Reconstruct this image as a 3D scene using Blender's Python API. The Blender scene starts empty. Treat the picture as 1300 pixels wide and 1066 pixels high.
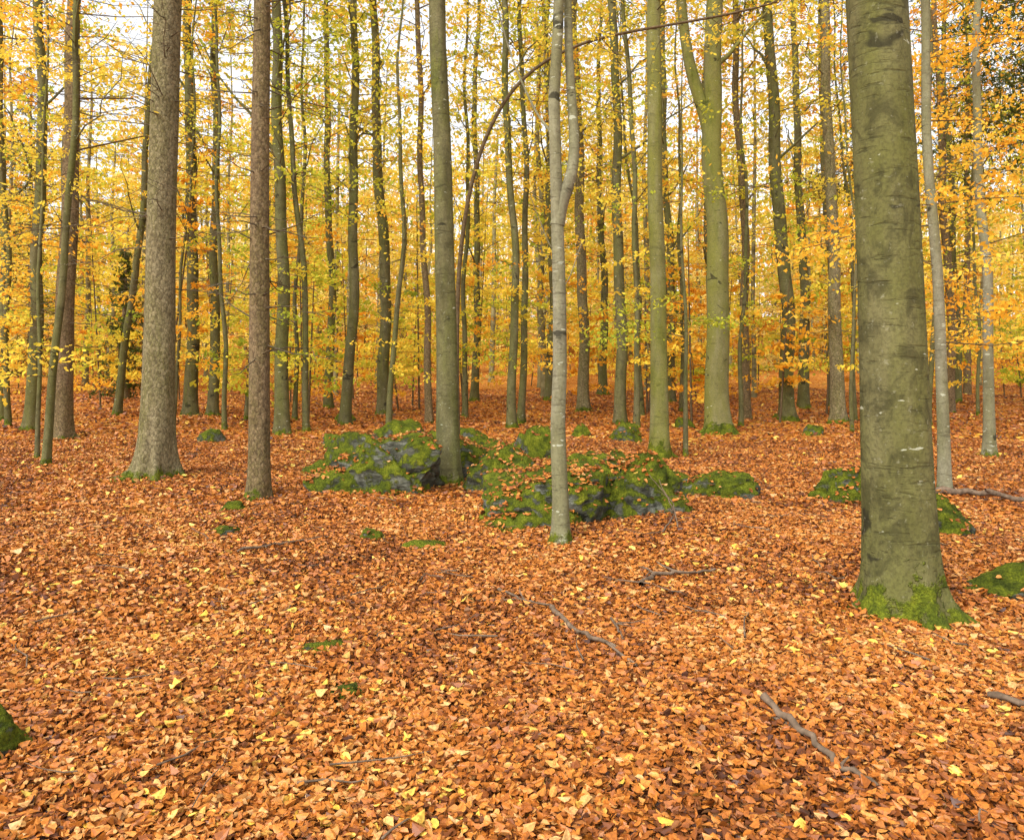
import bpy, bmesh, math, random
import numpy as np
from mathutils import Vector, noise, Matrix

R = np.random.default_rng(7)
random.seed(7)
scene = bpy.context.scene

# ---------------------------------------------------------------- terrain
_D = np.array([-60, 0, 12, 18, 25, 40, 60, 100, 160, 260, 420.])
_Z = np.array([0, 0, 0, .12, .44, .93, 1.8, 5.3, 12., 22., 30.])
def gh(x, y):
    x = np.asarray(x, float); y = np.asarray(y, float)
    b = sum(np.interp(y + k, _D, _Z) for k in (-3, -1.5, 0, 1.5, 3)) / 5
    n = (0.035*np.sin(x*0.9+1.3*np.sin(y*0.5)) + 0.03*np.sin(y*1.3+0.7*x+1)
         + 0.02*np.sin(2.3*x-1.7*y) + 0.012*np.sin(4.1*x+3.3*y+2)+0.01*np.sin(6.3*y-3.7*x))
    far = np.clip((y-14)/30, 0, 1)
    n = n + far*(0.18*np.sin(x*0.31+1)*np.sin(y*0.23)+0.10*np.sin(x*0.7+y*0.4))
    m = 0.14*np.exp(-((x-0.2)/3.5)**2-((y-12)/3.5)**2)
    return b + n + m
H0 = float(gh(0, 0))

# ---------------------------------------------------------------- node helpers
def mat_new(name):
    m = bpy.data.materials.new(name); m.use_nodes = True
    nt = m.node_tree; nt.nodes.clear()
    out = nt.nodes.new('ShaderNodeOutputMaterial')
    return m, nt, out
def nd(nt, t, **kw):
    n = nt.nodes.new(t)
    for k, v in kw.items(): setattr(n, k, v)
    return n
def ramp(nt, stops, interp='LINEAR'):
    n = nt.nodes.new('ShaderNodeValToRGB'); cr = n.color_ramp; cr.interpolation = interp
    while len(cr.elements) > 1: cr.elements.remove(cr.elements[-1])
    cr.elements[0].position = stops[0][0]; cr.elements[0].color = (*stops[0][1], 1)
    for p, c in stops[1:]:
        e = cr.elements.new(p); e.color = (*c, 1)
    return n
def mix(nt, fac, a, b, bt='MIX'):
    n = nt.nodes.new('ShaderNodeMix'); n.data_type = 'RGBA'; n.blend_type = bt
    for s, v in ((n.inputs[0], fac), (n.inputs[6], a), (n.inputs[7], b)):
        if hasattr(v, 'is_linked'): nt.links.new(v, s)
        elif isinstance(v, tuple): s.default_value = (*v, 1)
        else: s.default_value = v
    return n.outputs[2]
def math_(nt, op, a, b=None, clamp=False):
    n = nt.nodes.new('ShaderNodeMath'); n.operation = op; n.use_clamp = clamp
    for s, v in ((n.inputs[0], a), (n.inputs[1], b)):
        if v is None: continue
        if hasattr(v, 'is_linked'): nt.links.new(v, s)
        else: s.default_value = v
    return n.outputs[0]
def noise_(nt, vec, scale, detail=4, rough=.55, dist=0):
    n = nt.nodes.new('ShaderNodeTexNoise'); n.inputs['Scale'].default_value = scale
    n.inputs['Detail'].default_value = detail; n.inputs['Roughness'].default_value = rough
    n.inputs['Distortion'].default_value = dist
    nt.links.new(vec, n.inputs['Vector']); return n.outputs['Fac']
def mapping(nt, vec, scale=(1, 1, 1), loc=(0, 0, 0)):
    n = nt.nodes.new('ShaderNodeMapping'); n.inputs['Scale'].default_value = scale
    n.inputs['Location'].default_value = loc
    nt.links.new(vec, n.inputs['Vector']); return n.outputs[0]
def maprange(nt, v, a, b, c=0, d=1):
    n = nt.nodes.new('ShaderNodeMapRange'); n.clamp = True
    nt.links.new(v, n.inputs[0])
    for i, q in enumerate((a, b, c, d)): n.inputs[i+1].default_value = q
    return n.outputs[0]

LITTER = [(0.0, (.045, .016, .008)), (.13, (.12, .036, .010)), (.28, (.26, .075, .013)), (.44, (.42, .130, .017)),
          (.60, (.55, .190, .026)), (.74, (.61, .26, .05)), (.85, (.62, .35, .13)), (.93, (.74, .44, .05)), (1.0, (.82, .60, .11))]

def mat_litter():
    m, nt, out = mat_new('fallen_leaf')
    a = nd(nt, 'ShaderNodeAttribute', attribute_name='rnd')
    g = nd(nt, 'ShaderNodeNewGeometry')
    r = ramp(nt, LITTER); nt.links.new(a.outputs['Fac'], r.inputs[0])
    n = noise_(nt, g.outputs['Position'], 80, 3)
    c = mix(nt, maprange(nt, n, .38, .72, 0, .6), r.outputs[0], (.10, .028, .008))
    c = mix(nt, math_(nt, 'MULTIPLY', g.outputs['Backfacing'], .2), c, (.62, .34, .14))
    p = nd(nt, 'ShaderNodeBsdfPrincipled'); p.inputs['Roughness'].default_value = .45
    p.inputs['Specular IOR Level'].default_value = .3
    nt.links.new(c, p.inputs['Base Color'])
    nt.links.new(p.outputs[0], out.inputs[0]); return m

def mat_leaf(name, stops, trans=.45):
    m, nt, out = mat_new(name)
    a = nd(nt, 'ShaderNodeAttribute', attribute_name='rnd')
    r = ramp(nt, stops); nt.links.new(a.outputs['Fac'], r.inputs[0])
    d = nd(nt, 'ShaderNodeBsdfDiffuse'); t = nd(nt, 'ShaderNodeBsdfTranslucent')
    nt.links.new(r.outputs[0], d.inputs[0]); nt.links.new(r.outputs[0], t.inputs[0])
    ms = nd(nt, 'ShaderNodeMixShader'); ms.inputs[0].default_value = trans
    nt.links.new(d.outputs[0], ms.inputs[1]); nt.links.new(t.outputs[0], ms.inputs[2])
    nt.links.new(ms.outputs[0], out.inputs[0]); return m

def mat_ground():
    m, nt, out = mat_new('leaf_covered_ground')
    g = nd(nt, 'ShaderNodeNewGeometry'); pos = g.outputs['Position']
    v = nd(nt, 'ShaderNodeTexVoronoi'); v.inputs['Scale'].default_value = 18
    pm = mapping(nt, pos, (1, 1, .3)); nt.links.new(pm, v.inputs['Vector'])
    sep = nd(nt, 'ShaderNodeSeparateColor'); nt.links.new(v.outputs['Color'], sep.inputs[0])
    r = ramp(nt, LITTER)
    big = noise_(nt, pos, .6, 5, .65)
    f = math_(nt, 'ADD', math_(nt, 'MULTIPLY', sep.outputs[0], .8), maprange(nt, big, .3, .7, -.06, .27))
    nt.links.new(f, r.inputs[0])
    dk = maprange(nt, v.outputs['Distance'], .35, .75, 0, .55)
    c = mix(nt, dk, r.outputs[0], (.06, .022, .008))
    mo = maprange(nt, noise_(nt, pos, .35, 5, .6), .62, .72, 0, .5)
    c = mix(nt, mo, c, (.16, .13, .035))
    p = nd(nt, 'ShaderNodeBsdfDiffuse')
    nt.links.new(c, p.inputs[0]); nt.links.new(p.outputs[0], out.inputs[0]); return m

def moss_col(nt, vec):
    n1 = noise_(nt, vec, 6, 6, .75)
    r = ramp(nt, [(.28, (.022, .030, .004)), (.43, (.075, .095, .008)), (.56, (.165, .19, .012)), (.72, (.34, .34, .028))])
    nt.links.new(n1, r.inputs[0])
    n2 = noise_(nt, vec, 60, 3, .7)
    return mix(nt, maprange(nt, n2, .35, .62, .65, 0), r.outputs[0], (.016, .024, .003))

def mat_rock():
    m, nt, out = mat_new('mossy_stone')
    g = nd(nt, 'ShaderNodeNewGeometry'); pos = g.outputs['Position']
    sx = nd(nt, 'ShaderNodeSeparateXYZ'); nt.links.new(g.outputs['Normal'], sx.inputs[0])
    n1 = noise_(nt, pos, 5, 8, .68, .5)
    r = ramp(nt, [(.25, (.045, .044, .030)), (.48, (.12, .122, .088)), (.62, (.21, .215, .165)), (.8, (.38, .39, .31))])
    nt.links.new(n1, r.inputs[0])
    crack = maprange(nt, noise_(nt, mapping(nt, pos, (1, 1, 4)), 3, 6, .6, 1.2), .46, .5, 1, 0)
    c = mix(nt, math_(nt, 'MULTIPLY', crack, .5), r.outputs[0], (.013, .014, .008))
    nm = noise_(nt, pos, 3.0, 7, .68)
    f = math_(nt, 'ADD', math_(nt, 'MULTIPLY', sx.outputs[2], .7), math_(nt, 'MULTIPLY', math_(nt, 'SUBTRACT', nm, .5), 2.6))
    fm = maprange(nt, f, -.07, .18)
    c = mix(nt, fm, c, moss_col(nt, pos))
    b = nd(nt, 'ShaderNodeBump'); b.inputs['Strength'].default_value = 1; b.inputs['Distance'].default_value = .06
    hh = math_(nt, 'ADD', math_(nt, 'MULTIPLY', noise_(nt, pos, 34, 5, .75), .8), math_(nt, 'ADD', n1, math_(nt, 'MULTIPLY', fm, .5)))
    nt.links.new(hh, b.inputs['Height'])
    p = nd(nt, 'ShaderNodeBsdfPrincipled'); p.inputs['Roughness'].default_value = .9
    p.inputs['Specular IOR Level'].default_value = .12
    nt.links.new(c, p.inputs['Base Color']); nt.links.new(b.outputs[0], p.inputs['Normal'])
    nt.links.new(p.outputs[0], out.inputs[0]); return m

def mat_bark(name, ca, cb, dark, moss_h=.3, style='beech', lichen=.0, mossy=0.0, alg=(.13, .13, .022), algf=.6, blotch=.0):
    m, nt, out = mat_new(name)
    tc = nd(nt, 'ShaderNodeTexCoord'); ob = tc.outputs['Object']
    oi = nd(nt, 'ShaderNodeObjectInfo')
    off = nd(nt, 'ShaderNodeVectorMath'); off.operation = 'ADD'
    cmb = nd(nt, 'ShaderNodeCombineXYZ'); rr = math_(nt, 'MULTIPLY', oi.outputs['Random'], 37.0)
    nt.links.new(rr, cmb.inputs[0]); nt.links.new(rr, cmb.inputs[2])
    nt.links.new(ob, off.inputs[0]); nt.links.new(cmb.outputs[0], off.inputs[1]); vec = off.outputs[0]
    sz = nd(nt, 'ShaderNodeSeparateXYZ'); nt.links.new(ob, sz.inputs[0]); z = sz.outputs[2]
    n1 = noise_(nt, mapping(nt, vec, (1, 1, .45)), 4.5, 6, .65)
    c = mix(nt, maprange(nt, n1, .33, .67), ca, cb)
    na = noise_(nt, mapping(nt, vec, (1, 1, .25)), 2.2, 4, .6)
    c = mix(nt, maprange(nt, na, .40, .60, 0, algf), c, alg)
    if style == 'beech':
        fine = noise_(nt, vec, 40, 5, .7)
        c = mix(nt, maprange(nt, fine, .45, .68, 0, .5), c, dark)
        if blotch:
            bl = noise_(nt, mapping(nt, vec, (1.6, 1.6, 1.2)), 3.0, 6, .7, .6)
            c = mix(nt, maprange(nt, bl, .49, .60, 0, blotch), c, tuple(q*.9 for q in dark))
        st = noise_(nt, mapping(nt, vec, (2.2, 2.2, 15)), 1.6, 4, .6, .6)
        cr = maprange(nt, st, .58, .68, 0, .45)
        c = mix(nt, cr, c, dark)
        sc = noise_(nt, mapping(nt, vec, (2.3, 2.3, 3.6), (5, 3, 1)), 1.0, 3, .5, .8)
        c = mix(nt, maprange(nt, sc, .655, .69, 0, .8), c, (.018, .016, .009))
        lf = noise_(nt, mapping(nt, vec, (5, 5, 15), (9, 1, 4)), 1.2, 3, .55)
        c = mix(nt, maprange(nt, lf, .70-lichen*.1, .725-lichen*.1, 0, .8), c, (.42, .43, .31))
        sp = noise_(nt, vec, 24, 3, .6)
        c = mix(nt, maprange(nt, sp, .62, .72, 0, .35), c, (.30, .29, .19))
        hgt = math_(nt, 'SUBTRACT', math_(nt, 'MULTIPLY', fine, .4), math_(nt, 'MULTIPLY', cr, .8)); bd = .012
    else:
        v = nd(nt, 'ShaderNodeTexVoronoi'); v.inputs['Scale'].default_value = 34; v.feature = 'F1'
        dn = nd(nt, 'ShaderNodeTexNoise'); dn.inputs['Scale'].default_value = 14; nt.links.new(vec, dn.inputs['Vector'])
        vm = mix(nt, .05, mapping(nt, vec, (1, 1, .7)), dn.outputs['Color'])
        nt.links.new(vm, v.inputs['Vector'])
        c = mix(nt, maprange(nt, v.outputs['Distance'], .35, .8, 0, .65), c, dark)
        sp = nd(nt, 'ShaderNodeSeparateColor'); nt.links.new(v.outputs['Color'], sp.inputs[0])
        c = mix(nt, maprange(nt, sp.outputs[0], .5, 1, 0, .45), c, tuple(min(1, q*1.6) for q in cb))
        fine = noise_(nt, vec, 60, 4, .7)
        c = mix(nt, maprange(nt, fine, .45, .7, 0, .6), c, dark)
        hgt = math_(nt, 'SUBTRACT', fine, math_(nt, 'MULTIPLY', v.outputs['Distance'], .6)); bd = .016
    nm = noise_(nt, vec, 5.5, 5, .65)
    f = math_(nt, 'ADD', math_(nt, 'MULTIPLY', math_(nt, 'SUBTRACT', nm, .5), 1.3 if moss_h > .2 else .7), math_(nt, 'SUBTRACT', moss_h, z))
    fm = maprange(nt, f, -.02, .06)
    if mossy > 0:
        nn = noise_(nt, mapping(nt, vec, (1, 1, .25)), 1.8, 6, .7)
        fm2 = maprange(nt, nn, .60-mossy*.2, .76-mossy*.2, 0, .65)
        fm = math_(nt, 'MAXIMUM', fm, fm2)
    c = mix(nt, fm, c, moss_col(nt, vec))
    b = nd(nt, 'ShaderNodeBump'); b.inputs['Strength'].default_value = .9; b.inputs['Distance'].default_value = bd
    mh = math_(nt, 'MULTIPLY', math_(nt, 'MULTIPLY', fm, noise_(nt, vec, 45, 4, .7)), 3)
    nt.links.new(math_(nt, 'ADD', hgt, mh), b.inputs['Height'])
    p = nd(nt, 'ShaderNodeBsdfPrincipled'); p.inputs['Roughness'].default_value = .85
    p.inputs['Specular IOR Level'].default_value = .12
    nt.links.new(c, p.inputs['Base Color']); nt.links.new(b.outputs[0], p.inputs['Normal'])
    nt.links.new(p.outputs[0], out.inputs[0]); return m

def simple(name, col, lo=.55, hi=1.3, sc=20, col2=None):
    m, nt, out = mat_new(name)
    g = nd(nt, 'ShaderNodeNewGeometry')
    n = noise_(nt, g.outputs['Position'], sc, 3)
    c = mix(nt, maprange(nt, n, .3, .7), tuple(q*lo for q in col), tuple(min(1, q*hi) for q in (col2 or col)))
    p = nd(nt, 'ShaderNodeBsdfDiffuse')
    nt.links.new(c, p.inputs[0]); nt.links.new(p.outputs[0], out.inputs[0]); return m

M_ground = mat_ground(); M_lit = mat_litter(); M_rock = mat_rock()
B_beech = mat_bark('beech_bark', (.088, .078, .030), (.165, .147, .070), (.032, .028, .013), .16, blotch=.32, mossy=.12, alg=(.115, .12, .026))
B_big = mat_bark('old_beech_bark', (.085, .078, .028), (.160, .145, .062), (.030, .027, .011), .21, blotch=.55, alg=(.115, .118, .024))
B_mossy = mat_bark('mossy_beech_bark', (.13, .12, .038), (.21, .19, .085), (.04, .038, .014), .3, mossy=.35, alg=(.17, .17, .024), algf=.65)
B_pale = mat_bark('pale_bark', (.17, .155, .095), (.28, .26, .175), (.065, .056, .032), .12, lichen=.5, algf=.4, blotch=.25)
B_spruce = mat_bark('spruce_bark', (.155, .125, .060), (.24, .20, .11), (.05, .037, .02), .14, style='spruce', algf=.5)
B_spruce2 = mat_bark('brown_spruce_bark', (.14, .092, .045), (.21, .15, .08), (.042, .026, .015), .08, style='spruce', algf=.3)
B_far = simple('hazed_distant_bark', (.19, .155, .075), .5, 1.4, 3, (.19, .165, .08))  # far trunks lightened: distance haze is put into the bark colour
M_twig = simple('twig_bark', (.12, .085, .045)); M_dtwig = simple('dead_twig', (.12, .095, .06))
M_stick = simple('stick_bark', (.15, .105, .07))
L_yel = mat_leaf('yellow_leaves', [(0, (.54, .49, .06)), (.3, (.78, .62, .07)), (.6, (.88, .67, .08)), (.85, (.88, .54, .06)), (1, (.78, .36, .045))], .5)
L_grn = mat_leaf('green_yellow_leaves', [(0, (.26, .33, .035)), (.35, (.48, .51, .05)), (.7, (.74, .65, .07)), (1, (.88, .64, .08))], .5)
L_org = mat_leaf('orange_leaves', [(0, (.58, .24, .03)), (.35, (.82, .40, .035)), (.7, (.90, .52, .05)), (1, (.90, .64, .09))], .5)
L_far = mat_leaf('hazed_distant_leaves', [(0, (.64, .56, .15)), (.3, (.86, .70, .20)), (.65, (.94, .73, .21)), (.85, (.93, .60, .16)), (1, (.84, .45, .11))], .5)  # paler yellows, distance haze painted into the leaf colour
L_ndl = mat_leaf('spruce_needles', [(0, (.03, .045, .012)), (.5, (.07, .09, .02)), (1, (.15, .16, .03))], .25)

# ---------------------------------------------------------------- mesh builder
class MB:
    def __init__(s): s.v = []; s.f = []; s.m = []; s.r = []; s.sm = []; s.n = 0
    def add(s, V, F, mat, rnd=0.5, smooth=False):
        V = np.asarray(V, np.float32).reshape(-1, 3); F = np.asarray(F, np.int64)
        s.v.append(V); s.f.append(F + s.n); s.n += len(V)
        k = len(F); s.m.append(np.full(k, mat, np.int32))
        s.r.append(np.broadcast_to(np.asarray(rnd, np.float32), (k,)).copy()); s.sm.append(np.full(k, smooth))
    def build(s, name, mats, loc=(0, 0, 0)):
        me = bpy.data.meshes.new(name)
        V = np.concatenate(s.v); nf = sum(len(f) for f in s.f)
        L = np.concatenate([f.ravel() for f in s.f]); T = np.concatenate([np.full(len(f), f.shape[1]) for f in s.f])
        me.vertices.add(len(V)); me.vertices.foreach_set('co', V.ravel())
        me.loops.add(len(L)); me.loops.foreach_set('vertex_index', L.astype(np.int32))
        me.polygons.add(nf); st = np.concatenate([[0], np.cumsum(T)[:-1]]).astype(np.int32)
        me.polygons.foreach_set('loop_start', st)
        me.polygons.foreach_set('material_index', np.concatenate(s.m))
        me.update(calc_edges=True)
        me.polygons.foreach_set('use_smooth', np.concatenate(s.sm))
        a = me.attributes.new('rnd', 'FLOAT', 'FACE'); a.data.foreach_set('value', np.concatenate(s.r))
        for m in mats: me.materials.append(m)
        ob = bpy.data.objects.new(name, me); ob.location = loc
        scene.collection.objects.link(ob); return ob

def tube(mb, P, rad, segs, mat, rnd=.5, ref=None):
    P = np.asarray(P, float); n = len(P)
    T = np.gradient(P, axis=0); T /= np.linalg.norm(T, axis=1)[:, None] + 1e-9
    if ref is None:
        ref = (0, 0, 1) if abs(T[0][2]) < .8 else (0, 1, 0)
    U = np.cross(T, ref); U /= np.linalg.norm(U, axis=1)[:, None] + 1e-9
    W = np.cross(T, U)
    th = np.arange(segs)/segs*2*math.pi
    rad = np.asarray(rad, float)
    if rad.ndim == 1: rad = rad[:, None]
    V = P[:, None, :] + rad[:, :, None]*(np.cos(th)[None, :, None]*U[:, None, :] + np.sin(th)[None, :, None]*W[:, None, :])
    i = np.arange(n-1)[:, None]*segs; j = np.arange(segs)[None, :]; j2 = (j+1) % segs
    F = np.stack([i+j, i+j2, i+segs+j2, i+segs+j], -1).reshape(-1, 4)
    mb.add(V, F, mat, rnd, True)

def leaves(mb, C, size, mat, rng, rnd, tilt=.6, aspect=.62):
    N = len(C); size = np.broadcast_to(size, (N,))
    ph = rng.uniform(0, 2*math.pi, N); ta = rng.normal(0, tilt, N)
    a = np.stack([np.cos(ph)*np.cos(ta), np.sin(ph)*np.cos(ta), np.sin(ta)], 1)
    s = np.stack([-np.sin(ph), np.cos(ph), np.zeros(N)], 1); u = np.cross(a, s)
    ro = rng.normal(0, tilt, N)[:, None]; b = s*np.cos(ro)+u*np.sin(ro)
    h = (size*.5)[:, None]; w = (size*.5*aspect)[:, None]
    V = np.stack([C-a*h, C+b*w-a*h*.1, C+a*h, C-b*w-a*h*.1], 1)
    F = np.arange(N*4).reshape(N, 4)
    mb.add(V, F, mat, rnd)

def sprays(mb, O, az, el, L, per, size, mat, twig, rng, base_rnd=.5, tw=.012, spread=.36, ncl=8, twigs=True, tilt=.7):
    K = len(O); d = np.stack([np.cos(az)*np.cos(el), np.sin(az)*np.cos(el), np.sin(el)], 1)
    sd = np.stack([-np.sin(az), np.cos(az), np.zeros(K)], 1)
    tc = rng.uniform(.25, 1.05, (K, ncl)); lc = rng.normal(0, 1, (K, ncl))*spread*(.35+.65*tc)
    pick = rng.integers(0, ncl, (K, per)); kk = np.arange(K)[:, None]
    t = tc[kk, pick] + rng.normal(0, .08, (K, per)); l = lc[kk, pick] + rng.normal(0, .08, (K, per))
    LL = L[:, None]
    zz = -.16*LL*t*t + rng.normal(0, .05, (K, per))*LL - np.abs(l)*LL*.12
    C = O[:, None, :] + d[:, None, :]*(LL*t)[..., None] + sd[:, None, :]*(LL*l)[..., None]
    C[..., 2] += zz
    rn = np.clip(base_rnd + rng.normal(0, .20, (K, 1)) + rng.normal(0, .13, (K, per)), 0, 1)
    sz = size*rng.uniform(.6, 1.25, (K, per))
    leaves(mb, C.reshape(-1, 3), sz.ravel(), mat, rng, rn.ravel(), tilt)
    if twigs:
        for k in range(K):
            ts = np.array([0, .35, .7, 1.0]); P = O[k]+d[k]*(L[k]*ts)[:, None]
            P[:, 2] += -.16*L[k]*ts**2; P[1:3] += rng.normal(0, .03*L[k], (2, 3))
            tube(mb, P, tw*np.array([1, .75, .45, .15])*max(.6, L[k]/2), 3, twig)

def trunk(mb, r, H, lean, rng, segs=24, flare=.5, fh=.22, wig=.03, leany=0., lobes=6, curve=0., path=None, mat=0, nroot=0, rootl=.5):
    zs = np.concatenate([[-.3, -.1, 0, .05, .1, .17, .25, .35, .5, .7, .95, 1.3], np.arange(1.8, H, .7 if H < 30 else 1.), [H]])
    ph = rng.uniform(0, 6.28, 4)
    zz = np.maximum(zs, 0)
    env = np.clip(zz/3, 0, 1)
    cx = lean*zz + curve*np.sin(zz*.35)*env + wig*env*(np.sin(zz*.8+ph[0])+.5*np.sin(zz*1.9+ph[1]))
    cy = leany*zz + wig*env*(np.sin(zz*.7+ph[2]))
    if path is not None: cx = np.interp(zz, path[0], path[1])
    th = np.arange(segs)/segs*2*math.pi
    base = r*(np.clip(1-zz/(H*1.06), .02, 1)**.7)
    lob = np.zeros(segs); angs = np.arange(lobes)/lobes*6.283 + rng.uniform(-.3, .3, lobes)
    for a in angs:
        da = (th-a+math.pi) % (2*math.pi)-math.pi
        lob += rng.uniform(.7, 1.5)*np.exp(-(da/.22)**2)
    fl = flare*np.exp(-zz/fh)[:, None]*(.35+1.15*lob[None, :]) + .16*np.exp(-zz/(fh*4))[:, None]
    ir = 1+.03*np.sin(2*th[None, :]+zz[:, None]*.6+ph[3])+.02*np.sin(5*th[None, :]-zz[:, None]*.8)+rng.normal(0, .008, (len(zs), segs))
    rad = base[:, None]*(1+fl)*ir
    P = np.stack([cx, cy, zs], 1)
    V = np.stack([P[:, 0:1]+rad*np.cos(th), P[:, 1:2]+rad*np.sin(th), np.broadcast_to(zs[:, None], rad.shape)], -1)
    n = len(zs); i = np.arange(n-1)[:, None]*segs; j = np.arange(segs)[None, :]; j2 = (j+1) % segs
    F = np.stack([i+j, i+j2, i+segs+j2, i+segs+j], -1).reshape(-1, 4)
    mb.add(V, F, mat, .5, True)
    for k in range(nroot):
        a = (angs[k % lobes] if lobes else 0) + (rng.uniform(.3, .5) if k >= lobes else 0); L = r*rng.uniform(1.3, 2.2)*rootl*2
        t = np.linspace(0, 1, 10); aa = a + rng.normal(0, .35)*t
        Q = np.stack([np.cos(aa)*(r*.8+L*t), np.sin(aa)*(r*.8+L*t), r*.85*np.exp(-t*3.6)+.045-.10*t], 1)
        Q[1:] += rng.normal(0, .006, (9, 3)); tube(mb, Q, r*.33*(1-.68*t)*rng.uniform(.9, 1.1, 10), 10, mat)
    return (lambda z: np.stack([np.interp(z, zs, cx), np.interp(z, zs, cy), z], -1)), (lambda z: np.interp(z, zs, base))

def dead_twigs(mb, cen, rr, z0, z1, n, Lm, rng, mat, th=.011):
    for k in range(n):
        z = rng.uniform(z0, z1); o = cen(np.array(z)); az = rng.uniform(0, 6.283); L = Lm*rng.uniform(.3, 1.1)
        d = np.array([math.cos(az), math.sin(az), rng.normal(-.05, .2)])
        ts = np.array([0, .3, .6, 1.]); P = o + d*(rr(z)*.8+L*ts[:, None]); P[:, 2] += L*(.12*ts**2*rng.normal(0, 1.2)-.05*ts)
        P[1:] += rng.normal(0, .035*L, (3, 3)); tube(mb, P, th*np.array([1.2, .8, .5, .2]), 3, mat)
        for q in range(rng.integers(1, 6)):
            t = rng.uniform(.3, .9); s = o + d*(rr(z)*.8+L*t); a2 = az+rng.choice([-1, 1])*rng.uniform(.4, 1.0); l2 = L*rng.uniform(.15, .45)
            e = s+np.array([math.cos(a2), math.sin(a2), rng.normal(-.1, .3)])*l2
            tube(mb, np.array([s, (s+e)/2+rng.normal(0, .02, 3), e]), th*np.array([.5, .4, .15]), 3, mat)

def smoothpath(P, n, it=3):
    P = np.asarray(P, float)
    tt = np.linspace(0, len(P)-1, n); PP = np.stack([np.interp(tt, np.arange(len(P)), P[:, i]) for i in range(3)], 1)
    for _ in range(it): PP[1:-1] = (PP[:-2]+2*PP[1:-1]+PP[2:])/4
    return PP

def make_tree(name, X, D, r, lean, bark, H=20, hmin=8, ns=50, per=45, leaf=L_yel, lsize=.09, seed=0, twigs=0, tz=(1.5, 12), tl=1.2,
              brnd=.5, flare=.5, fh=.22, segs=24, wig=.03, lobes=6, sl=(1.2, 3.2), low=0, curve=0., limbs=True, fork=None, custom=None, path=None, leany=0., nroot=0, rootl=.5):
    rng = np.random.default_rng(seed+100)
    mb = MB(); cen, rr = trunk(mb, r, H, lean, rng, segs, flare, fh, wig, lobes=lobes, curve=curve, path=path, leany=leany, nroot=nroot, rootl=rootl)
    if limbs:
        for k in range(8):
            z = hmin + (H*.9-hmin)*(k+rng.uniform(0, 1))/8; o = cen(np.array(z)); az = rng.uniform(0, 6.283); el = rng.uniform(.6, 1.15); L = rng.uniform(2, 4.5)
            ts = np.linspace(0, 1, 7); P = o+np.stack([math.cos(az)*math.cos(el)*L*ts, math.sin(az)*math.cos(el)*L*ts, math.sin(el)*L*ts**1.1], 1)
            P[1:] += rng.normal(0, .06, (6, 3)); tube(mb, P, rr(z)*rng.uniform(.25, .4)*(1-.85*ts), 7, 0)
    if fork:
        for (z, pts, rad) in fork:
            o = cen(np.array(z)); PP = smoothpath(o+np.array([(0, 0, 0)]+pts, float), 18, 2)
            tube(mb, PP, np.linspace(rad, rad*.4, 18), 14, 0)
    if ns:
        z = hmin+(H-hmin)*rng.uniform(0, 1, ns)**.9; O = cen(z)
        sprays(mb, O, rng.uniform(0, 6.283, ns), rng.uniform(-.05, .65, ns), rng.uniform(*sl, ns)*(1.15-.5*z/H), per, lsize, 1, 2, rng, brnd)
    if low:
        z = rng.uniform(1.6, hmin, low); O = cen(z)
        sprays(mb, O, rng.uniform(0, 6.283, low), rng.uniform(-.1, .4, low), rng.uniform(.8, 2.0, low), per, lsize, 1, 2, rng, brnd)
    if custom:
        c = np.array(custom, float); O = cen(c[:, 0])
        sprays(mb, O, c[:, 1], c[:, 2], c[:, 3], int(c[0, 4]), lsize, 1, 2, rng, brnd, ncl=11)
    if twigs: dead_twigs(mb, cen, rr, tz[0], tz[1], twigs, tl, rng, 3)
    return mb.build(name, [bark, leaf, M_twig, M_dtwig], (X, D, float(gh(X, D))-.02))

# ---------------------------------------------------------------- ground
xs = np.concatenate([-np.geomspace(220, 13, 30), np.linspace(-12, 12, 161), np.geomspace(13, 220, 30)])
ys = np.concatenate([np.linspace(-40, 0, 12), np.linspace(.5, 20, 150), np.geomspace(20.5, 420, 90)])
XX, YY = np.meshgrid(xs, ys); ZZ = gh(XX, YY)
mb = MB(); nx = len(xs); i = np.arange(len(ys)-1)[:, None]*nx; j = np.arange(nx-1)[None, :]
mb.add(np.stack([XX, YY, ZZ], -1), np.stack([i+j, i+j+1, i+nx+j+1, i+nx+j], -1).reshape(-1, 4), 0, .5, True)
mb.build('ground', [M_ground])

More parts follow.
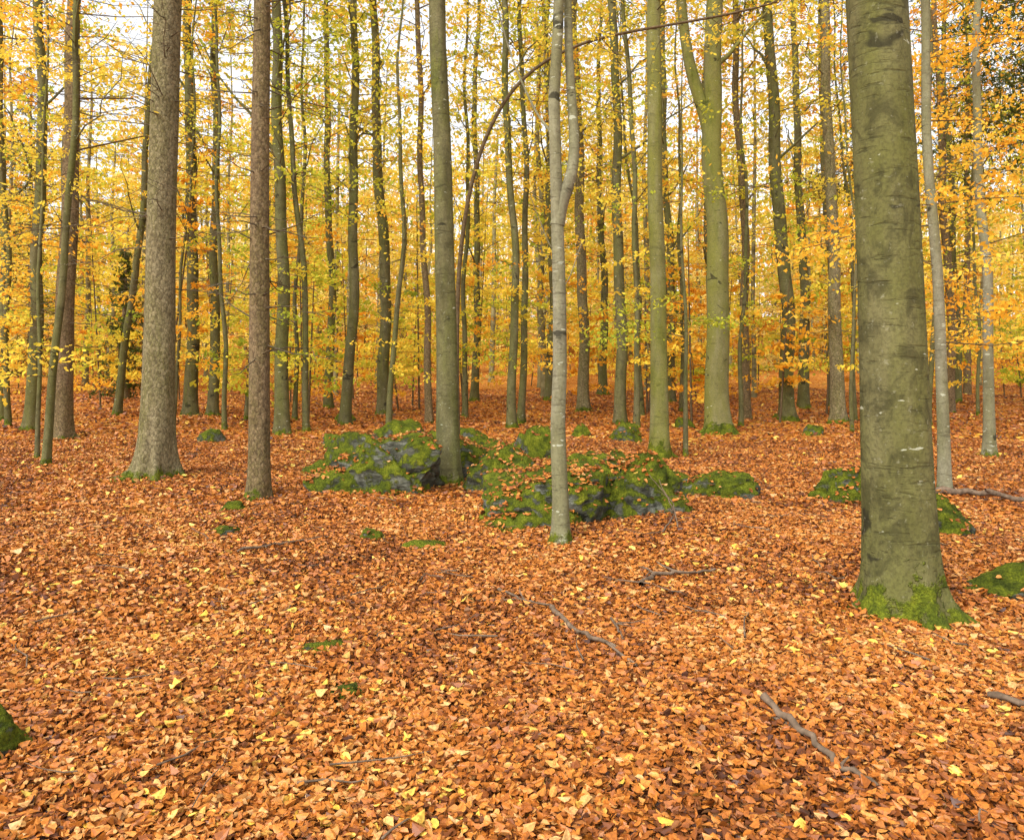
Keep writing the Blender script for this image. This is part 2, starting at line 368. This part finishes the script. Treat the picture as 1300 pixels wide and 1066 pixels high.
# ---------------------------------------------------------------- leaf litter
def litter(mb, P, N3, size, rng, rnd, flat=.35, curl=.25):
    n = len(P)
    ph = rng.uniform(0, 2*math.pi, n); ta = rng.normal(0, flat, n)
    a = np.stack([np.cos(ph)*np.cos(ta), np.sin(ph)*np.cos(ta), np.sin(ta)], 1)
    a -= N3*np.sum((a*N3), 1)[:, None]*.6; a /= np.linalg.norm(a, axis=1)[:, None]
    s = np.cross(N3, a); s /= np.linalg.norm(s, axis=1)[:, None]; u = np.cross(a, s)
    ro = rng.normal(0, flat*1.2, n)[:, None]; b = s*np.cos(ro)+u*np.sin(ro); c = np.cross(a, b)
    L = (size*rng.uniform(.55, 1.3, n))[:, None]; W = L*rng.uniform(.22, .36, n)[:, None]
    fo = rng.uniform(-.5, .8, n)[:, None]*W; cu = rng.normal(0, curl, n)[:, None]*L; tw = rng.normal(0, .3, n)[:, None]*W
    def pt(t, w, f, g=0): return P + a*L*(t-.5) + b*W*w + c*(fo*f + cu*(t-.5)**2*3 + tw*g)
    V = np.stack([pt(0, 0, 0), pt(.15, .68, .7, -1), pt(.45, 1, 1, 0), pt(.77, .74, .75, 1), pt(1.03, 0, 0), pt(.77, -.74, .75, -1), pt(.45, -1, 1, 0), pt(.15, -.68, .7, 1)], 1)
    k = np.arange(n)[:, None]*8
    F = np.concatenate([k+np.array([[0, 4, 3, 2, 1]]), k+np.array([[0, 7, 6, 5, 4]])])
    mb.add(V, F, 0, np.concatenate([rnd, rnd]))

def scatter(y0, y1, n, size, zj, seed):
    rng = np.random.default_rng(seed)
    y = np.sqrt(rng.uniform(y0*y0, y1*y1, n)); hw = .68*y+.7; x = rng.uniform(-1, 1, n)*hw
    z = gh(x, y); e = .05
    N = np.stack([-(gh(x+e, y)-z)/e, -(gh(x, y+e)-z)/e, np.ones(n)], 1); N /= np.linalg.norm(N, axis=1)[:, None]
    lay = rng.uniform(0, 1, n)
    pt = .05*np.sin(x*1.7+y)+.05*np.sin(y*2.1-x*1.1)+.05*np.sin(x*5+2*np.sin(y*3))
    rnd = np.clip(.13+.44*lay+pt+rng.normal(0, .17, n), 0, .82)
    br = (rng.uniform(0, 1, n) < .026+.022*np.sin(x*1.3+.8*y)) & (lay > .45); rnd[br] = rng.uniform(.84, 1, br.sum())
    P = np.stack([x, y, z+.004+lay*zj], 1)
    sz = size*np.where(br, 1.3, 1.)
    mb = MB(); litter(mb, P, N, sz, rng, rnd, .45, .32); return mb
mb = MB()
for a in (scatter(2.5, 5.5, 105000, .043, .035, 1), scatter(5.5, 10, 110000, .049, .04, 2), scatter(10, 20, 115000, .066, .04, 3), scatter(20, 50, 75000, .12, .035, 4)):
    for V, F, m_, r_, s_ in zip(a.v, a.f, a.m, a.r, a.sm): mb.add(V, F, 0, r_)
mb.build('leaf_litter', [M_lit])

# ---------------------------------------------------------------- rocks
rock_leaf = MB()
def rock(name, X, D, hx, hy, hz, seed, sub=5, planes=(), nleaf=0, zc=0., rot=0.):
    bm = bmesh.new(); bmesh.ops.create_icosphere(bm, subdivisions=sub, radius=1)
    rng = random.Random(seed); pl = []
    for k in range(13):
        v = Vector((rng.gauss(0, 1), rng.gauss(0, 1), rng.gauss(.2, .7))).normalized(); pl.append((v, rng.uniform(.64, .88)))
    pl += [(Vector(p[:3]).normalized(), p[3]) for p in planes]
    o = Vector((seed*3.1, seed*1.7, 0))
    for v in bm.verts:
        p = v.co.copy()
        p = Vector([math.copysign(abs(c)**.76, c) for c in p])
        for n, d in pl:
            q = p.dot(n)
            if q > d: p -= n*(q-d)*.92
        rd = 1-abs(noise.noise(p*1.9+o))
        s = 1+.18*noise.noise(p*1.4+o)+.11*noise.noise(p*3.2+o)-.10*max(0, rd-.88)/.12+.055*noise.noise(p*7+o)+.035*noise.noise(p*15+o)+.016*noise.noise(p*30+o)
        p *= s
        v.co = Vector((p.x*hx, p.y*hy, p.z*hz))
    bmesh.ops.rotate(bm, verts=bm.verts, cent=(0, 0, 0), matrix=Matrix.Rotation(rot, 3, 'Z'))
    z0 = float(gh(X, D))+zc
    bm.normal_update()
    if nleaf:
        fs = [f for f in bm.faces if f.normal.z > .5 and f.calc_center_median().z > -.05]
        w = [f.calc_area()*(f.normal.z**3)*max(.06, noise.noise((f.calc_center_median()+o)*2.2)+.22) for f in fs]
        sel = rng.choices(fs, w, k=nleaf)
        P = np.array([f.calc_center_median()+f.normal*rng.uniform(.008, .035) for f in sel])+np.array([X, D, z0])
        P += R.normal(0, .01, P.shape); N = np.array([f.normal for f in sel])
        litter(rock_leaf, P, N, .062, R, np.clip(R.normal(.48, .18, nleaf), 0, 1), flat=.3)
    me = bpy.data.meshes.new(name); bm.to_mesh(me); bm.free()
    for p in me.polygons: p.use_smooth = True
    me.materials.append(M_rock)
    ob = bpy.data.objects.new(name, me); ob.location = (X, D, z0); scene.collection.objects.link(ob); return ob
rock('mossy_boulder', -1.92, 11.75, 1.10, 1.25, .88, 3, 6, [(-.05, -1, .05, .64), (0, .1, 1, .82), (-1, 0, .1, .82)], 800)
rock('mossy_boulder', -1.0, 13.4, 1.1, .9, .86, 8, 5, [(0, .1, 1, .78)], 480)
rock('mossy_boulder', .55, 9.75, 1.12, 1.15, .70, 5, 6, [(-.1, -1, .25, .72), (-.5, 0, .9, .76)], 800)
rock('mossy_boulder', 1.52, 9.75, .74, .9, .72, 12, 6, [(.1, -1, .12, .72), (0, 0, 1, .88)], 340)
rock('mossy_boulder', -.05, 11.6, .72, .7, .74, 14, 5, [(-.6, 0, .8, .75)], 280)
rock('mossy_boulder', 2.75, 11.1, .66, .42, .38, 21, 5, [], 110)
rock('mossy_boulder', 2.15, 11.6, .66, .5, .44, 22, 5, [], 140)
rock('mossy_boulder', 1.2, 12.6, .6, .5, .42, 23, 5, [], 160)
rock('mossy_boulder', .55, 15.3, .55, .5, .66, 24, 4, [], 50)
rock('mossy_boulder', -.35, 15.2, .6, .4, .45, 25, 4, [], 50)
rock('mossy_boulder', .35, 17.5, .5, .5, .5, 26, 4, [], 30)
rock('mossy_boulder', -2.8, 20, .7, .5, .66, 27, 4, [], 20)
rock('mossy_boulder', -1.0, 19, .8, .5, .46, 28, 4, [], 30)
rock('mossy_boulder', 2.9, 20.5, .5, .4, .5, 29, 4, [], 30)
rock('mossy_boulder', -3.4, 14.5, .5, .4, .34, 30, 4, [], 30)
rock('mossy_boulder', -3.9, 18.5, .6, .4, .42, 31, 4, [], 30)
rock('mossy_boulder', 4.70, 8.75, .46, .34, .36, 32, 5, [], 40)
rock('mossy_boulder', 4.85, 11.2, .62, .4, .45, 33, 5, [], 70)
rock('mossy_boulder', 4.15, 6.35, .62, .24, .25, 34, 5, [], 36, rot=-.12)
rock('mossy_stone', -2.36, 3.62, .2, .2, .20, 35, 5, [], 3)
rock('mossy_stone', -1.48, 8.35, .14, .12, .13, 36, 4, [], 4)
rock('mossy_stone', -3.08, 8.55, .2, .16, .10, 37, 4, [], 6)
rock('mossy_stone', -.85, 8.1, .26, .12, .11, 38, 4, [], 8, rot=.3)
rock('mossy_stone', -3.45, 9.9, .16, .14, .13, 39, 4, [], 4)
rock('flat_stone', -1.12, 4.8, .2, .12, .06, 41, 4, [], 8)
rock('flat_stone', -.88, 4.25, .14, .12, .06, 42, 4, [], 5)
for k, (X, D) in enumerate([(-7.2, 19), (-5.2, 25), (1.9, 22), (5.2, 24), (7.9, 21), (-1.9, 16.8), (9, 27)]):
    rock('mossy_stone', X, D, R.uniform(.25, .45), R.uniform(.2, .35), R.uniform(.2, .36), 50+k, 3, [], 6)
rock_leaf.build('boulder_top_leaves', [M_lit])

# ---------------------------------------------------------------- hero and mid trees
pi = math.pi
make_tree('beech_tree', 2.82, 5.75, .238, -.042, B_big, H=24, hmin=7, ns=20, per=30, seed=1, flare=.46, fh=.15, segs=96, wig=.006, lobes=8, lsize=.08, nroot=8, rootl=.36)
make_tree('spruce_tree', -5.86, 13.1, .258, .025, B_spruce, H=26, hmin=12, ns=20, per=30, leaf=L_ndl, seed=2, flare=.6, fh=.30, segs=60, wig=.01, twigs=85, tz=(3.0, 13), tl=1.8, limbs=False, nroot=6, rootl=.55)
make_tree('spruce_tree', -3.5, 11.0, .142, .006, B_spruce2, H=22, hmin=12, ns=20, per=30, leaf=L_ndl, seed=3, flare=.25, fh=.15, segs=32, wig=.006, twigs=95, tz=(1.8, 11), tl=1.3, limbs=False)
make_tree('beech_tree', -.955, 12.1, .165, -.022, B_beech, H=22, hmin=9.5, ns=30, per=40, seed=4, flare=.4, fh=.18, segs=36, wig=.018, nroot=4, rootl=.5)
make_tree('young_beech_tree', .50, 8.2, .084, -.006, B_pale, H=11, hmin=7, ns=10, seed=5, flare=.5, fh=.1, segs=24, wig=.01, limbs=False,
          path=([0, .5, 1.2, 2.2, 3.0, 3.55, 3.9, 4.3, 5, 7, 11], [0, .0, -.03, .01, -.04, -.01, -.05, -.09, -.04, .03, .1]),
          fork=[(3.30, [(.04, 0, .25), (.15, 0, .5), (.19, .05, .85), (.13, .1, 1.6), (.10, .1, 2.6), (.2, .1, 5)], .076),
                (4.2, [(-.2, .1, .3), (-.45, .2, .9), (-.7, .2, 1.8)], .016), (2.6, [(.1, -.05, .15), (.22, -.1, .5)], .008), (3.0, [(-.1, -.05, .1), (-.3, -.1, .6)], .008)])
make_tree('beech_tree', 3.14, 16.9, .19, -.015, B_mossy, H=24, hmin=9, ns=34, per=60, lsize=.11, seed=6, flare=.4, fh=.2, segs=32, wig=.02, nroot=4)
make_tree('beech_tree', 5.7, 22, .33, -.014, B_mossy, H=26, hmin=10, ns=40, per=60, lsize=.13, seed=7, flare=.5, fh=.25, segs=36, wig=.06, nroot=5,
          fork=[(8.0, [(-.12, 0, .7), (-.45, 0, 1.6), (-.75, 0, 2.8), (-1.0, 0, 6), (-1.4, 0, 11)], .22)])
mid = [
 (-5.03, 24, .19, .030, B_beech, L_grn, 6, .12), (-4.5, 28, .25, -.02, B_beech, L_yel, 8, .1), (-2.6, 25, .13, -.03, B_spruce2, L_yel, 9, 0),
 (-6.35, 22, .22, -.012, B_beech, L_grn, 6, .05), (-5.75, 22.3, .10, -.05, B_beech, L_grn, 6, .1), (-11.7, 29, .27, 0., B_beech, L_yel, 6, .08),
 (-10.9, 29, .21, .01, B_beech, L_yel, 7, .05), (-13.9, 23, .21, .03, B_beech, L_yel, 5, .1), (-17.3, 27, .19, .0, B_beech, L_org, 5, .1),
 (-8.96, 15.3, .085, .07, B_beech, L_yel, 5, .08), (-13.4, 27, .15, .11, B_beech, L_yel, 6, .1), (0.0, 24, .15, -.012, B_beech, L_yel, 7, .12),
 (.28, 25, .13, .01, B_beech, L_grn, 7, .12), (2.6, 29, .24, -.018, B_spruce, L_yel, 8, .05), (3.4, 25, .21, -.014, B_beech, L_grn, 8, .05),
 (4.8, 42, .26, -.01, B_beech, L_yel, 8, .1), (3.6, 23, .10, -.02, B_beech, L_yel, 6, .1), (8.65, 25, .26, -.045, B_beech, L_grn, 7, .1),
 (12.1, 33, .26, -.02, B_beech, L_yel, 7, .1), (7.66, 26, .17, -.025, B_spruce2, L_yel, 7, .05), (-7.6, 33, .2, 0, B_beech, L_yel, 7, .1),
 (1.6, 34, .2, 0, B_beech, L_yel, 6, .1), (-1.7, 36, .2, .01, B_beech, L_yel, 6, .1), (7.2, 36, .22, -.02, B_beech, L_yel, 6, .1),
 (9.9, 40, .22, -.01, B_beech, L_org, 6, .1), (14.5, 36, .22, -.03, B_beech, L_org, 6, .1), (16.5, 30, .2, -.03, B_spruce2, L_org, 5, .1), (19, 34, .2, -.03, B_beech, L_grn, 5, .1)]
for k, (X, D, r, ln, bk, lf, hm, cv) in enumerate(mid):
    make_tree('spruce_tree' if bk in (B_spruce, B_spruce2) else 'beech_tree', X, D, r*.86, ln, bk, H=24+(k % 3)*2, hmin=hm, ns=72, per=60, leaf=lf, lsize=.148*(D/26)**.5,
              seed=20+k, segs=20, flare=.4, fh=.25, curve=cv, low=8 if r < .16 or k % 2 else 4, wig=.05, twigs=22 if k % 3 else 8, tz=(3, 15), tl=2.0, brnd=.48, sl=(1.2, 3.6), nroot=3 if r > .2 else 0)
rg = np.random.default_rng(5)
for k, (X, D) in enumerate([(-15.8, 25), (-12.2, 21.5), (-10.2, 24), (-9.0, 27), (-8.3, 23), (-7.1, 26), (-3.4, 22), (-1.6, 27), (1.5, 26), (4.4, 27), (6.9, 24), (6.4, 30), (9.4, 22), (11.2, 26), (12.3, 23.5), (13.4, 27), (15.8, 27)]):
    make_tree('young_beech_tree', X, D, rg.uniform(.05, .10), rg.normal(-.012*np.sign(X), .03), B_beech, H=rg.uniform(13, 20), hmin=4, ns=24, per=50, leaf=[L_yel, L_grn, L_org][k % 3], lsize=.125,
              seed=80+k, segs=12, flare=.3, wig=.07, low=6, twigs=8, tz=(2, 10), tl=1.4, sl=(.8, 2.4), limbs=False, curve=rg.uniform(0, .15))
make_tree('spruce_tree', -11.3, 20, .23, .03, B_spruce2, H=24, hmin=11, ns=25, leaf=L_yel, seed=60, segs=24, flare=.45, fh=.25, twigs=110, tz=(2, 14), tl=2.6, limbs=False, nroot=5)
make_tree('spruce_tree', 9.85, 24, .20, -.035, B_spruce, H=24, hmin=9, ns=30, leaf=L_yel, seed=61, segs=24, flare=.4, twigs=40, tz=(2, 14), tl=1.6, limbs=False, lsize=.13, per=60)
make_tree('young_beech_tree', 6.2, 11.4, .085, -.04, B_pale, H=14, hmin=2.2, ns=26, per=120, leaf=L_org, lsize=.085, seed=62, segs=20, flare=.3, limbs=False, wig=.03, sl=(1., 2.2), brnd=.6,
          custom=[(3.9, pi, -.02, 2.3, 210), (4.1, pi*.9, .0, 1.9, 130), (2.6, .1, .2, 1.5, 130), (3.3, -.2, .2, 1.8, 130), (4.6, .4, .1, 1.9, 130), (5.4, 0, .1, 2., 130), (2.2, .5, .2, 1.6, 130), (5.6, 1.2, 0, 1.8, 130), (3.0, 1.0, .1, 1.8, 130), (4.2, -.5, .1, 1.8, 130)])
make_tree('pale_beech_tree', 10.2, 17, .115, -.03, B_pale, H=18, hmin=2.6, ns=56, per=110, leaf=L_org, lsize=.105, seed=63, segs=20, flare=.4, limbs=False, wig=.05, sl=(1., 2.8), brnd=.65)
make_tree('young_beech_tree', 3.75, 17.2, .05, -.01, B_beech, H=9, hmin=5, ns=8, per=60, leaf=L_grn, lsize=.095, seed=64, segs=12, flare=.3, limbs=False, wig=.04,
          custom=[(2.6, pi*1.05, .15, 2.4, 170), (2.9, pi*.85, .12, 2.2, 120), (3.3, pi*1.2, .1, 1.8, 120), (3.0, .4, .1, 1.2, 120)])
make_tree('young_beech_tree', -13.0, 18.5, .05, .01, B_beech, H=12, hmin=2, ns=38, per=90, leaf=L_org, lsize=.095, seed=65, segs=12, flare=.3, limbs=False, wig=.04, sl=(.8, 2.4), brnd=.75)
make_tree('young_beech_tree', -9.9, 16.6, .045, .02, B_beech, H=12, hmin=5.5, ns=26, per=90, leaf=L_yel, lsize=.09, seed=67, segs=12, flare=.3, limbs=False, wig=.05, sl=(.8, 2.4), brnd=.5)
make_tree('young_beech_tree', 14.0, 20.5, .06, .01, B_beech, H=11, hmin=1.5, ns=36, per=90, leaf=L_org, lsize=.11, seed=66, segs=12, flare=.3, limbs=False, wig=.04, sl=(.8, 2.4), brnd=.7)

# arching bent sapling
mb = MB()
P = np.array([(-.95, 14.2, 0), (-1.0, 14.2, 2), (-.95, 14.1, 4), (-.6, 14, 5.7), (.05, 14, 6.9), (1.1, 13.9, 7.5), (2.4, 13.8, 7.7), (4.2, 13.6, 7.9), (5.6, 13.5, 8.4)], float)
PP = smoothpath(P, 40, 8)
base = np.array([-.95, 14.2, float(gh(-.95, 14.2))]); PP -= np.array([-.95, 14.2, 0]); PP[0, 2] = -.1
tube(mb, PP, np.linspace(.045, .018, 40), 8, 0)
idx = R.integers(14, 40, 24)
sprays(mb, PP[idx], R.uniform(0, 6.28, 24), R.uniform(-.6, .3, 24), R.uniform(.5, 1.5, 24), 22, .08, 1, 2, R, .5)
mb.build('bent_beech_sapling', [M_twig, L_yel, M_twig, M_dtwig], tuple(base))

# ---------------------------------------------------------------- distant trees (one mass), understory (one mass)
def rand_xy(n, y0, y1, rng, k=.74):
    y = np.sqrt(rng.uniform(y0**2, y1**2, n)); x = rng.uniform(-1, 1, n)*(k*y+3); return x, y
rng = np.random.default_rng(99)
mb = MB(); x, y = rand_xy(215, 34, 120, rng)
for k in range(len(x)):
    o = np.array([x[k], y[k], float(gh(x[k], y[k]))]); H = rng.uniform(19, 28); r = rng.uniform(.08, .20); ln = rng.normal(-.015*np.sign(x[k])*.8, .02)
    zs = np.array([-.2, .0, .4, 2, 5, 9, 13, 18, H]); w = rng.normal(0, .12, len(zs)); w[:4] = 0
    P = o+np.stack([ln*zs+w, 0*zs, zs], 1); tube(mb, P, r*np.array([1.5, 1.4, 1.1, 1, .9, .8, .65, .45, .08]), 8, 0)
    ns = 40; z = 3+(H-3)*rng.uniform(0, 1, ns)**1.1; O = o+np.stack([ln*z, 0*z, z], 1); lz = .165*(1+y[k]/60)
    u = rng.uniform()
    sprays(mb, O, rng.uniform(0, 6.283, ns), rng.uniform(-.05, .7, ns), rng.uniform(1.4, 4.0, ns), 42, lz, 1 if u < .50 else (2 if u < .68 else (3 if u < .78 else 5)), 4, rng, .45, tw=.02)
mb.build('distant_trees', [B_far, L_yel, L_grn, L_org, M_twig, L_far])
mb = MB(); x, y = rand_xy(230, 24, 90, rng)
for k in range(len(x)):
    o = np.array([x[k], y[k], float(gh(x[k], y[k]))]); H = rng.uniform(2.5, 10); ln = rng.normal(0, .06)
    P = o+np.array([[0, 0, 0], [ln*H*.5, 0, H*.5], [ln*H, 0, H]]); tube(mb, P, np.array([.04, .028, .01]), 4, 0)
    ns = 16; z = rng.uniform(.6, H, ns); O = o+np.stack([ln*z, 0*z, z], 1)
    sprays(mb, O, rng.uniform(0, 6.283, ns), rng.uniform(-.1, .5, ns), rng.uniform(.6, 2.2, ns), 42, .125*(1+y[k]/60), rng.choice([1, 1, 2, 3, 4]), 0, rng, .5)
mb.build('understory_saplings', [M_twig, L_yel, L_grn, L_org, L_far])
mb = MB(); x, y = rand_xy(380, 95, 200, rng, .8)
for k in range(len(x)):
    o = np.array([x[k], y[k], float(gh(x[k], y[k]))]); H = rng.uniform(16, 27); r = rng.uniform(.18, .3)
    tube(mb, o+np.array([[0, 0, -.5], [0, 0, H*.5], [rng.normal(0, .6), 0, H]]), np.array([r, r*.8, .05]), 5, 0)
    n = 420; ncl = 26
    cc = np.stack([rng.normal(0, 2.2, ncl), rng.normal(0, 2.2, ncl), H*rng.uniform(.06, 1.02, ncl)], 1); pk = rng.integers(0, ncl, n)
    C = o+cc[pk]+rng.normal(0, 1, (n, 3))*np.array([.9, .9, .35])
    rn = np.clip(.48+rng.normal(0, .16)+rng.normal(0, .13, ncl)[pk]+rng.normal(0, .08, n), 0, 1)
    leaves(mb, C, rng.uniform(.35, .72, n), 1, rng, rn, tilt=.8)
mb.build('hillside_forest', [B_far, L_far])

# green spruces
def green_spruce(X, D, H, seed, r=.18, z0=.08):
    rng = np.random.default_rng(seed); mb = MB(); cen, rr = trunk(mb, r, H, 0, rng, 14, .3)
    nb = 150
    for k in range(nb):
        f = (k+rng.uniform(0, 1))/nb; z = H*(z0+(.98-z0)*f); L = (1-f)**.8*H*.16+.3; L *= rng.uniform(.6, 1.15); az = rng.uniform(0, 6.283)
        ts = np.linspace(0, 1, 5); o = cen(np.array(z)); d = np.array([math.cos(az), math.sin(az), 0])
        P = o+d*(L*ts)[:, None]; P[:, 2] += -.35*L*ts+.22*L*ts**2; tube(mb, P, .02*(1.1-ts), 3, 2)
        n = int(26*L+10); t = rng.uniform(.12, 1.05, n); s = np.array([-d[1], d[0], 0]); l = rng.normal(0, .16, n)*L*(1.1-.6*t)
        C = o+d*(L*t)[:, None]+s*l[:, None]; C[:, 2] += -.35*L*t+.22*L*t**2-np.abs(l)*.35-rng.uniform(0, .18, n)
        leaves(mb, C, rng.uniform(.14, .34, n), 1, rng, np.clip(rng.normal(.5, .2, n), 0, 1), tilt=.6, aspect=.22)
    mb.build('green_spruce_tree', [B_spruce2, L_ndl, M_twig], (X, D, float(gh(X, D))))
for k, (X, D, H) in enumerate([(15.4, 23, 24), (19.5, 28, 24), (17.5, 38, 26), (24, 42, 26), (-17.5, 36, 7), (-29, 48, 20), (12, 62, 12)]):
    green_spruce(X, D, H, 300+k, z0=.4 if X > 14 else .06)

# ---------------------------------------------------------------- sticks
def stick(name, pts, r, seed, subs=2):
    rng = np.random.default_rng(seed); mb = MB(); P = np.array([(x, y, float(gh(x, y))+h) for x, y, h in pts])
    n = 16; tt = np.linspace(0, len(P)-1, n); PP = np.stack([np.interp(tt, np.arange(len(P)), P[:, i]) for i in range(3)], 1)
    PP += rng.normal(0, r*.4, PP.shape); tube(mb, PP, r*np.linspace(1, .4, n)*rng.uniform(.8, 1.2, n), 9, 0)
    for k in range(subs):
        a = PP[rng.integers(4, 13)]; e = a+np.array([rng.normal(0, .15), rng.normal(0, .15), rng.uniform(0, .06)])
        tube(mb, np.array([a, (a+e)/2+rng.normal(0, .01, 3), e]), r*np.array([.5, .4, .2]), 6, 0)
    mb.build(name, [M_stick])
stick('fallen_branch', [(.27, 5.45, .05), (.40, 5.0, .05), (.55, 4.65, .06), (.68, 4.35, .04)], .017, 1)
stick('fallen_branch', [(.66, 5.3, .05), (.66, 4.95, .06), (.66, 4.7, .05)], .009, 2)
stick('fallen_branch', [(1.0, 6.3, .05), (1.2, 6.7, .06), (1.5, 6.75, .06), (1.75, 6.85, .05)], .022, 3)
stick('fallen_branch', [(1.22, 3.85, .05), (1.32, 3.55, .05), (1.38, 3.32, .04), (1.5, 3.15, .03)], .019, 4)
stick('fallen_branch', [(2.45, 4.1, .05), (2.62, 3.75, .06), (2.8, 3.6, .04)], .018, 5)
stick('fallen_branch', [(-2.6, 7.5, .05), (-2.2, 7.9, .05), (-1.9, 8.2, .05)], .014, 6)
stick('fallen_branch', [(-.1, 6.0, .04), (.1, 5.7, .05), (.3, 5.5, .05)], .012, 7)
stick('fallen_branch', [(1.55, 8.2, .05), (1.8, 8.8, .1), (1.7, 9.2, .4)], .010, 8, 4)
stick('fallen_branch', [(1.75, 8.4, .05), (1.8, 8.9, .2), (1.6, 9.3, .45)], .008, 9, 4)
stick('fallen_log', [(5.3, 11.6, .08), (6.2, 11.3, .1), (7.2, 10.9, .08)], .07, 10)
mb = MB()
for k in range(420):
    y_ = math.sqrt(R.uniform(2.6**2, 18**2)); x_ = R.uniform(-1, 1)*(.7*y_+1); a = R.uniform(0, 3.14); L = R.uniform(.08, .5)
    p = [np.array([x_+math.cos(a)*L*t, y_+math.sin(a)*L*t, 0]) for t in (0, .35, .7, 1)]
    P = np.array([(q[0]+R.normal(0, .01), q[1]+R.normal(0, .01), float(gh(q[0], q[1]))+R.uniform(.04, .07)) for q in p])
    tube(mb, P, R.uniform(.002, .007)*np.array([1, .9, .7, .4]), 5, 0)
mb.build('fallen_twigs', [M_stick])

# ---------------------------------------------------------------- light, sky, camera
w = bpy.data.worlds.new('World'); scene.world = w; w.use_nodes = True; nt = w.node_tree; nt.nodes.clear()
sky = nt.nodes.new('ShaderNodeTexSky'); sky.sky_type = 'NISHITA'; sky.sun_disc = False
EL, AZ = math.radians(48), math.radians(215)
sky.sun_elevation = EL; sky.sun_rotation = AZ; sky.dust_density = 4; sky.air_density = 1.0
hs = nt.nodes.new('ShaderNodeHueSaturation'); hs.inputs['Saturation'].default_value = .12; hs.inputs['Value'].default_value = 2.6
bg = nt.nodes.new('ShaderNodeBackground'); bg.inputs[1].default_value = .15
wo = nt.nodes.new('ShaderNodeOutputWorld')
nt.links.new(sky.outputs[0], hs.inputs['Color']); nt.links.new(hs.outputs[0], bg.inputs[0]); nt.links.new(bg.outputs[0], wo.inputs[0])
sd = bpy.data.lights.new('sun', 'SUN'); sd.energy = 1.1; sd.angle = math.radians(14); sd.color = (1, .94, .84)
so = bpy.data.objects.new('sun', sd); scene.collection.objects.link(so)
dirv = Vector((math.sin(AZ)*math.cos(EL), math.cos(AZ)*math.cos(EL), math.sin(EL)))
so.rotation_euler = dirv.to_track_quat('Z', 'Y').to_euler(); so.location = (0, -5, 30)
cd = bpy.data.cameras.new('camera'); cd.lens = 28; cd.sensor_width = 36; cd.clip_end = 2000; cd.clip_start = .05; cd.shift_y = -.0346
co = bpy.data.objects.new('camera', cd); co.location = (0, 0, H0+1.6); co.rotation_euler = (math.radians(90), 0, 0)
scene.collection.objects.link(co); scene.camera = co
scene.view_settings.view_transform = 'Standard'; scene.view_settings.look = 'None'; scene.view_settings.exposure = 0
